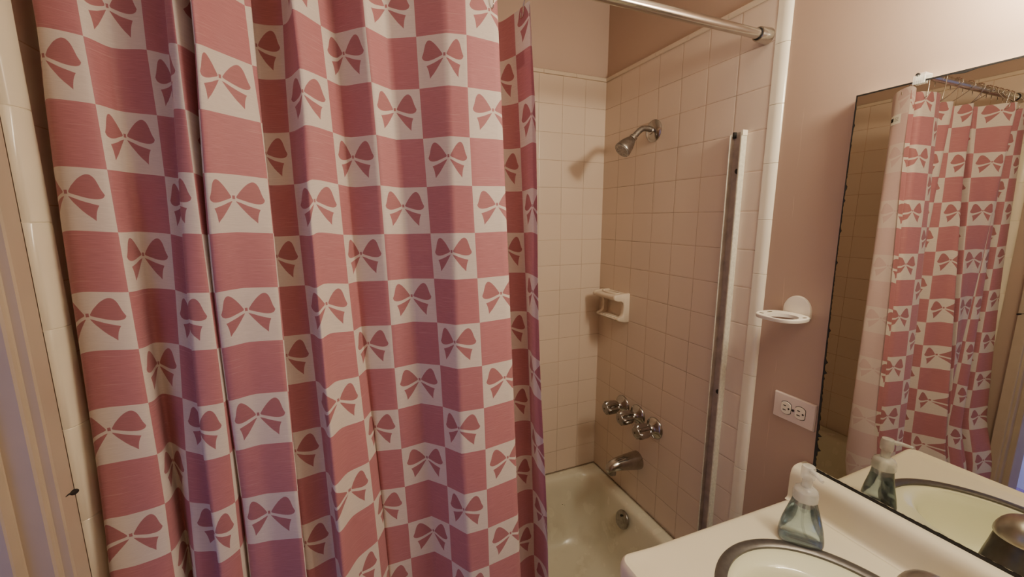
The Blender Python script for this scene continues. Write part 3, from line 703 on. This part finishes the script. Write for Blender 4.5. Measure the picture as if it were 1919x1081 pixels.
# ------------------------------------------------------------------ cup holder
ch = thing('cup_holder', 'white plastic toothbrush and cup holder on the pink wall', 'cup holder', (XW, -.890, 1.308))
cyc, ZT = -.890, 1.3165
arch = [(cyc + .0354, ZT-.010)] + [(cyc + .0354*math.cos(a), ZT + .007 + .0385*math.sin(a)) for a in [PI*i/28 for i in range(29)]] + [(cyc - .0354, ZT-.010)]
def ar(k, x): return [V((x, cyc + (y-cyc)*k, ZT + (z-ZT)*k)) for y, z in arch]
bm = B(); loft(bm, [ar(1, XW+.002), ar(1, .0045), ar(.975, .0025), ar(.93, .0018)])
finish('back_plate', bm, M['plastic'], ch, 40)
def oval(cx, cy, ax, ay, z, n=60, p=2.3):
    o = []
    for i in range(n):
        a = 2*PI*i/n; c, s = math.cos(a), math.sin(a)
        o.append(V((cx + ax*math.copysign(abs(c)**(2/p), c), cy + ay*math.copysign(abs(s)**(2/p), s), z)))
    return o
HC = (-.0510, -.8895)
hz = lambda z: oval(-.0665, -.9020, .0345, .034, z, p=2.0)
ringo = lambda k, z: oval(HC[0], HC[1], .0525*k, .056*k, z, p=2.6)
bm = B()
R_ = loft(bm, [hz(ZT-.009), hz(ZT), ringo(.97, ZT), ringo(1, ZT-.0015), ringo(1, ZT-.0085), ringo(.98, ZT-.010)], False, False)
for i in range(60): bm.faces.new((R_[0][i], R_[0][(i+1) % 60], R_[5][(i+1) % 60], R_[5][i]))
finish('cup_ring', bm, M['plastic'], ch, 40)
SLOT = simple('slot_shadow', (.10, .075, .04), .8)
for x, y, ax, ay in ((-.080, -.854, .0035, .006), (-.047, -.853, .009, .0032), (-.035, -.936, .0065, .0035)):
    bm = B(); loft(bm, [oval(x, y, ax, ay, ZT-.002), oval(x, y, ax, ay, ZT+.0004)]); finish('brush_slot', bm, SLOT, ch, 40)

# ------------------------------------------------------------------ wall outlet
OY, OZ = -.9127, 1.0507
wo = thing('wall_outlet', 'double electrical outlet with a horizontal cover plate on the pink wall', 'outlet', (XW, OY, OZ))
bm = B(); XO = .002
loft(bm, [[V((x, OY + sy*hy, OZ + sz*hz)) for sy, sz in ((-1, -1), (1, -1), (1, 1), (-1, 1))] for x, hy, hz in ((XW, .0550, .0362), (.006, .0550, .0362), (XO+.0005, .0530, .0342), (XO, .0512, .0324))])
finish('cover_plate', bm, M['plate'], wo, 25)
for s, yy in ((1, OY+.0188), (-1, OY-.0188)):
    bm = B()
    def rc(k, x):
        return [V((x, yy + max(-.0128, min(.0128, .0172*math.cos(a)))*k, OZ + .0172*math.sin(a)*k)) for a in [2*PI*i/40 for i in range(40)]]
    loft(bm, [rc(1, XO+.001), rc(1, XO-.002), rc(.94, XO-.003)]); r = finish('receptacle', bm, M['recept'], wo, 30)
    bm = B(); loft(bm, [rc(1.09, XO+.0008), rc(1.09, XO-.0003)]); finish('gap', bm, M['dark'], r, 30)
    for zz, hl in ((.0062, .0035), (-.0062, .0042)):
        bm = B(); box(bm, XO-.0034, XO-.002, yy+.0028-hl, yy+.0028+hl, OZ+zz-.0012, OZ+zz+.0012); finish('slot', bm, M['dark'], r, 0)
    bm = B(); lathe(bm, [(.0026, .0), (.0026, .0035)], (XO, yy-.0085, OZ), (-1, 0, 0), 12); finish('ground_hole', bm, M['dark'], r)
bm = B(); lathe(bm, [(.0034, 0), (.0034, .002), (.002, .003), (0, .003)], (XO, OY, OZ), (-1, 0, 0), 16, cap1=False); finish('screw', bm, M['rubber'], wo)

# ------------------------------------------------------------------ mirror with worn black edge
mi = thing('wall_mirror', 'large frameless wall mirror with worn black edges above the vanity', 'mirror', (XW, -1.45, .9225))
MB, MT, ME = .9255, 1.8328, -2.02
def mx(y, z): return -.0144 + .0035*(y + 1.2) + .0027*(z - 1.4)      # the glass leans a little off the wall
Ly = lambda z: -.9760 - .0118*max(0, (1.70 - z)/(1.70 - MB))**1.6
bm = B()
mo = [(ME, MB), (ME, MT)] + [(Ly(MT + (MB-MT)*i/24), MT + (MB-MT)*i/24) for i in range(25)]
loft(bm, [[V((mx(y, z), y, z)) for y, z in mo], [V((XW, y, z)) for y, z in mo]])
finish('glass', bm, M['mirror'], mi, 0)
bm = B(); random.seed(3)
def strip(pts, inward, rag=.35):
    """ragged dark line along an edge where the silvering has gone"""
    o = []; i_ = []
    w = .002
    for t, (y, z, wid) in enumerate(pts):
        w = wid*random.uniform(1 - rag, 1 + rag*.6) + (wid*1.1 if random.random() < .05*rag/.35 else 0)
        o.append(V((mx(y, z)-.0008, y, z))); i_.append(V((mx(y, z)-.0008, y + inward[0]*w, z + inward[1]*w)))
    vo = [bm.verts.new(v) for v in o]; vi = [bm.verts.new(v) for v in i_]
    for a in range(len(o)-1): bm.faces.new((vo[a], vo[a+1], vi[a+1], vi[a]))
N1 = 170
strip([(Ly(MT + (MB-MT)*i/N1) + .0004, MT + (MB-MT)*i/N1, .0022 + .0052*max(0, (i/N1 - .45)/.55)**1.3) for i in range(N1+1)], (-1, 0))
strip([(Ly(MB) + .0004 + (ME - Ly(MB))*i/200, MB - .0005, .0078) for i in range(201)], (0, 1), .12)
random.seed(11); strip([(Ly(MT) + .0004 + (ME - Ly(MT))*i/60, MT + .0005, .0030) for i in range(61)], (0, -1), .12)
finish('worn_edge', bm, M['rubber'], mi, 0)
mc = thing('mirror_clip', 'ribbed clear plastic mirror clip screwed over the top mirror edge', 'clip', (XW, -1.086, 1.827))
bm = B(); box(bm, -.0150, XW, -1.0945, -1.0775, 1.8342, 1.8470, .001, 1); box(bm, -.0182, -.0150, -1.0952, -1.0768, 1.827, 1.8385, .001, 1)
for i in range(6):
    y = -1.0943 + .0033*i
    box(bm, -.0196, -.0180, y - .0008, y + .0008, 1.826, 1.8425)
finish('clip_body', bm, M['clip'], mc, 0)
bm = B(); lathe(bm, [(.0034, 0), (.0034, .003), (.002, .0038), (0, .0038)], (-.0150, -1.0825, 1.8440), (-1, 0, 0), 14, cap1=False); finish('screw', bm, M['dark'], mc)
# ------------------------------------------------------------------ vanity: cabinet, countertop, sink, faucet
CZ, CF, CE, CN = .8315, -.590, -.937, -2.05       # top, front edge, tub-side end, far end
SCx, SCy, SAx, SAy = -.3105, -1.2440, .2005, .2300    # sink opening (outside of the metal rim)
vc = thing('vanity_cabinet', 'painted vanity cabinet carrying the sink countertop', 'cabinet', (-.28, -1.48, 0))
bm = B(); box(bm, -.545, XW-.002, CN+.03, CE-.03, .09, .793, .003, 1); box(bm, -.49, XW-.002, CN+.03, CE-.03, 0, .09)
bm.free(); bm = B()
for a in ((-.545, -.528, CN+.03, CE-.03, .09, .79), (-.527, XW-.002, CE-.058, CE-.04, .09, .79), (-.527, XW-.002, CN+.03, CN+.048, .09, .79), (-.527, XW-.002, CN+.05, CE-.04, .09, .108), (-.49, -.475, CN+.03, CE-.03, 0, .089)):
    box(bm, *a)
finish('carcass', bm, M['cabinet'], vc, 0)
for i in range(3):
    y1 = CE - .03 - i*.362; y0 = y1 - .35
    bm = B(); box(bm, -.563, -.5455, y0, y1, .11, .73, .003, 2); box(bm, -.567, -.5625, y0+.05, y1-.05, .17, .67, .004, 1)
    d = finish('door', bm, M['cabinet'], vc, 0)
    bm = B(); lathe(bm, [(.006, 0), (.006, .012), (.014, .018), (.014, .024), (.008, .028), (0, .028)], (-.563, y0+.035 if i % 2 == 0 else y1-.035, .62), (-1, 0, 0), 20, cap1=False)
    finish('knob', bm, M['chrome'], d, 40)

ct = thing('countertop', 'cream laminate vanity countertop with a built-in curved backsplash', 'countertop', (-.28, -1.48, .7935))
bm = B(); NA = 96
def outline(d, z, lip=0.0):
    """plan outline inset by d, sampled on the angles of the sink ellipse"""
    x0, x1, y0, y1, r = CF + d, XW - .001, CN + d*0, CE - d, max(.002, .034 - d)
    pts = []
    # perimeter starting at the wall/tub end, counted so that neighbours stay neighbours
    def seg(a, b, n): return [(a[0] + (b[0]-a[0])*i/n, a[1] + (b[1]-a[1])*i/n) for i in range(n)]
    pts += seg((x1, y1), (x0 + r, y1), 24)
    pts += [(x0 + r - r*math.sin(PI/2*i/10), y1 - r + r*math.cos(PI/2*i/10)) for i in range(10)]
    pts += seg((x0, y1 - r), (x0, y0), 40)
    pts += seg((x0, y0), (x1, y0), 12)
    pts += seg((x1, y0), (x1, y1), 34)
    out = []
    pts = [(x, y - (.0165*(x - CF)/.59 if y > -1.2 else 0)*min(1, (y + 1.2)/.25)) for x, y in pts]
    for x, y in pts:
        w = min(1, max(0, (x0 + .10 - x)/.10)) if lip else 0
        out.append(V((x, y, z + lip*w)))
    return out
def ell_on(ax, ay, z, n):
    # ellipse points ordered like the outline: by angle from the sink centre
    ref = outline(.03, z)
    o = []
    for p in ref:
        a = math.atan2((p.y - SCy)/ay, (p.x - SCx)/ax); o.append(V((SCx + ax*math.cos(a), SCy + ay*math.sin(a), z)))
    return o
hx, hy = SAx - .012, SAy - .012
rings = [ell_on(hx, hy, CZ-.028, 0), ell_on(hx, hy, CZ, 0), outline(.036, CZ), outline(.024, CZ, .001), outline(.015, CZ, .006), outline(.008, CZ-.0012, .008), outline(.003, CZ-.005, .006), outline(0, CZ-.012, .003), outline(0, CZ-.030), outline(.004, CZ-.036), outline(.03, CZ-.038), ell_on(hx, hy, CZ-.028, 0)]
loft(bm, rings[:-1], False, False)
finish('top', bm, M['counter'], ct, 50)
bm = B()
bp = [(XW-.001, CZ+.0005), (-.0575, CZ+.0005), (-.0540, CZ+.0012), (-.0513, CZ+.0035), (-.0494, CZ+.007), (-.0485, CZ+.013), (-.0482, .866), (-.0480, .894), (-.0468, .9055), (-.0432, .9150), (-.0370, .9212), (-.0290, .9240), (-.0190, .9250), (-.0060, .9250), (XW-.001, .9250)]
def bs(y, k): return [V((XW-.001 + (a-XW+.001)*k, y, CZ+.0005 + (b-CZ-.0005)*(1-(1-k)*.35))) for a, b in bp]
loft(bm, [bs(CE-.0152, .94), bs(CE-.0165, .98), bs(CE-.0185, 1), bs(CN, 1)])
finish('backsplash', bm, M['counter'], ct, 40)

sk = thing('sink', 'oval cream basin with a dark metal rim set in the countertop', 'sink', (SCx, SCy, CZ))
bm = B()
E_ = lambda k, z: ell(SCx, SCy, SAx - k, SAy - k, z, 96)
loft(bm, [E_(0, CZ+.0006), E_(.0015, CZ+.003), E_(.006, CZ+.0048), E_(.014, CZ+.0050), E_(.020, CZ+.0035), E_(.0235, CZ+.0015), E_(.0238, CZ-.012)], False, False)
finish('rim', bm, M['rim'], sk, 50)
bm = B()
BX, BY = SCx - .034, SCy + .0
rr = lambda fx, fy, dx, z: ell(SCx + dx, SCy, fx, fy, z, 96)
loft(bm, [rr(SAx-.0225, SAy-.0225, 0, CZ-.004), rr(SAx-.030, SAy-.031, 0, CZ-.0015), rr(SAx-.038, SAy-.040, -.002, CZ-.0022), rr(.137, .178, -.026, CZ-.006), rr(.130, .170, -.029, CZ-.014), rr(.124, .163, -.030, CZ-.028),
          rr(.113, .148, -.031, CZ-.065), rr(.096, .126, -.032, CZ-.100), rr(.066, .086, -.033, CZ-.126), rr(.030, .034, -.034, CZ-.136), rr(.022, .024, -.034, CZ-.140)], False, True)
finish('basin', bm, M['basin'], sk, 60)
bm = B(); lathe(bm, [(.026, 0), (.027, .002), (.02, .004), (.0, .003)], (SCx-.034, SCy, CZ-.1385), (0, 0, 1), 28, cap1=False)
finish('drain', bm, M['chrome'], sk)

FX, FY = -.166, -1.295
fa = thing('faucet', 'brushed metal sink faucet with a domed lever cap', 'faucet', (FX, FY, CZ))
bm = B(); rings = []
for z, cx, ax, ay in ((CZ-.0018, FX+.004, .044, .050), (CZ+.012, FX, .0435, .050), (CZ+.030, FX-.012, .0435, .049), (CZ+.050, FX-.024, .0430, .0465), (CZ+.068, FX-.032, .0420, .0445), (CZ+.0745, FX-.034, .0400, .0420)):
    rings.append(ell(cx, FY, ax, ay, z, 48))
loft(bm, rings); finish('body', bm, M['faucet_body'], fa, 40)
bm = B()
pts = [(FX-.035, FY, CZ+.044), (FX-.085, FY, CZ+.050), (FX-.125, FY, CZ+.048), (FX-.150, FY, CZ+.038)]
tube(bm, spline(pts, 5), [.022]*6 + [.019]*5 + [.016]*5, 20); finish('spout', bm, M['chrome_dull'], fa, 50)
bm = B(); lathe(bm, [(.0125, 0), (.0125, .016), (.010, .0165)], (FX-.146, FY, CZ+.038), (-.1, 0, -1), 20); finish('aerator', bm, M['chrome'], fa, 40)
bm = B(); rings = []
for z, k in ((.0765, .90), (.0765, .985), (.0785, 1.0), (.0850, .985), (.0940, .93), (.1040, .83), (.1130, .68), (.1195, .48), (.1235, .25), (.1248, .08)):
    ring = []
    for i in range(48):
        a = 2*PI*i/48
        ex = .047 + .020*max(0, -math.cos(a))**3
        ring.append(V((FX-.035 + ex*k*math.cos(a), FY + .047*k*math.sin(a), CZ + z)))
    rings.append(ring)
loft(bm, rings); finish('lever_cap', bm, M['faucet'], fa, 60)

# ------------------------------------------------------------------ foaming soap bottle
bx, by, bz = -.167, -1.063, CZ + .0008
bt = thing('soap_bottle', 'clear foaming hand soap bottle with blue liquid beside the sink', 'soap bottle', (bx, by, bz))
th = math.radians(243)                                     # the nozzle points toward the sink
nd = V((math.cos(th), math.sin(th), 0)); sd_ = V((-nd.y, nd.x, 0))
# the long side of the foot runs along the counter, across the view
la = V((.64, -.77, 0)).normalized(); lb_ = V((la.y*-1, la.x, 0))
def foot(w, d, z, n=48, p=2.6):
    o = []
    for i in range(n):
        a = 2*PI*i/n; c, s = math.cos(a), math.sin(a)
        o.append(V((bx, by, bz + z)) + la*(w*math.copysign(abs(c)**(2/p), c)) + lb_*(d*math.copysign(abs(s)**(2/p), s)))
    return o
prof = [(.0395, .026, 0), (.0428, .029, .003), (.0440, .030, .010), (.0432, .0295, .022), (.0400, .0275, .042), (.0350, .0248, .062), (.0300, .0228, .080), (.0262, .0220, .093), (.0240, .0215, .102), (.0222, .0212, .109)]
P_ = lambda k: [2.8 - .8*k/8]
bm = B(); loft(bm, [foot(w, d, z, p=2.9 - .9*min(1, z/.09)) for w, d, z in prof], True, False); finish('bottle_shell', bm, M['bottle'], bt, 60)
bm = B(); lq = [(.0375, .0245, .003), (.0412, .0276, .006), (.0422, .0287, .011), (.0416, .0283, .022), (.0385, .0263, .042), (.0336, .0237, .062), (.0290, .0220, .079)]
loft(bm, [foot(w, d, z, p=2.9 - .9*min(1, z/.09)) for w, d, z in lq], True, True); finish('soap_liquid', bm, M['liquid'], bt, 60)
bm = B(); tube(bm, spline([(bx, by, bz+.095), (bx, by, bz+.05), (bx+.004, by-.004, bz+.025), (bx+.012, by-.010, bz+.006)], 5), .0028, 10); finish('dip_tube', bm, M['clear'], bt, 60)
top = V((bx, by, bz))
bm = B(); lathe(bm, [(.0228, .106), (.0246, .107), (.0246, .121), (.0238, .123), (.0236, .1265), (.0215, .1315), (.0150, .1360), (.0112, .1375), (.0108, .139)], top, (0, 0, 1), 40); cp = finish('collar', bm, M['cap'], bt, 40)
bm = B(); lathe(bm, [(.0180, .091), (.0185, .105), (.012, .106)], top, (0, 0, 1), 28); lathe(bm, [(.0065, .074), (.0075, .082), (.016, .0908)], top, (0, 0, 1), 20); finish('pump_chamber', bm, M['clear'], cp, 40)
bm = B(); lathe(bm, [(.0102, .137), (.0102, .156), (.0135, .158), (.0140, .168), (.0135, .182), (.0118, .1865), (.005, .1882)], top, (0, 0, 1), 28); pm = finish('pump_head', bm, M['cap'], bt, 40)
bm = B(); tube(bm, [top + V((0, 0, .1795)) + nd*.004, top + V((0, 0, .1815)) + nd*.024, top + V((0, 0, .1790)) + nd*.046], [.0066, .0050, .0036], 12); finish('nozzle', bm, M['cap'], pm, 40)

# ------------------------------------------------------------------ camera and light
cam = bpy.data.objects.new('camera', bpy.data.cameras.new('camera')); COL.objects.link(cam)
f, yaw, pit, rol = 766.743, .3941, .1677, .0021
fw = V((math.sin(yaw)*math.cos(pit), math.cos(yaw)*math.cos(pit), -math.sin(pit)))
rt = V((math.cos(yaw), -math.sin(yaw), 0)); dn = fw.cross(rt)
r2 = rt*math.cos(rol) + dn*math.sin(rol); d2 = -rt*math.sin(rol) + dn*math.cos(rol)
m = Matrix((r2, -d2, -fw)).transposed().to_4x4(); m.translation = V((-1.098, -1.578, 1.5627))
cam.matrix_world = m
cam.data.sensor_width = 36; cam.data.lens = f/1919*36; cam.data.clip_start = .01
SC.camera = cam

def point(loc, e, col, r):
    l = bpy.data.lights.new('vanity_bulb', 'POINT'); l.energy = e; l.color = col; l.shadow_soft_size = r
    o = bpy.data.objects.new('vanity_bulb', l); o.location = loc; COL.objects.link(o)
for y in (-1.28, -1.44, -1.60): point((-.095, y, 2.0), 8.4, (1, .895, .68), .055)
l = bpy.data.lights.new('ceiling_fill', 'AREA'); l.shape = 'RECTANGLE'; l.size = .8; l.size_y = 1.0; l.energy = 3.2; l.color = (1, .90, .68)  # added unseen fill under the ceiling, softly lifting the shadows
o = bpy.data.objects.new('ceiling_fill', l); o.location = (-.42, -1.65, H-.01); COL.objects.link(o)
l = bpy.data.lights.new('hall_daylight', 'AREA'); l.shape = 'RECTANGLE'; l.size = .5; l.size_y = 1.6; l.energy = 22; l.color = (.36, .45, 1.0)
o = bpy.data.objects.new('hall_daylight', l); o.location = (-1.66, -.42, 1.25); COL.objects.link(o)
o.rotation_euler = (V((-1, -.15, -.1))).to_track_quat('-Z', 'Y').to_euler()
l = bpy.data.lights.new('hall_window_light', 'AREA'); l.shape = 'RECTANGLE'; l.size = .8; l.size_y = 1.2; l.energy = 3.4; l.color = (.36, .42, 1.0)
o = bpy.data.objects.new('hall_window_light', l); o.location = (-2.2, -2.3, 1.0); COL.objects.link(o)
o.rotation_euler = (V((0.3, 1, -.05))).to_track_quat('-Z', 'Y').to_euler()
w = bpy.data.worlds.new('world'); SC.world = w; w.use_nodes = True
w.node_tree.nodes['Background'].inputs[0].default_value = (.5, .55, .8, 1); w.node_tree.nodes['Background'].inputs[1].default_value = .05
SC.view_settings.view_transform = 'AgX'; SC.view_settings.look = 'None'; SC.view_settings.exposure = 0.22
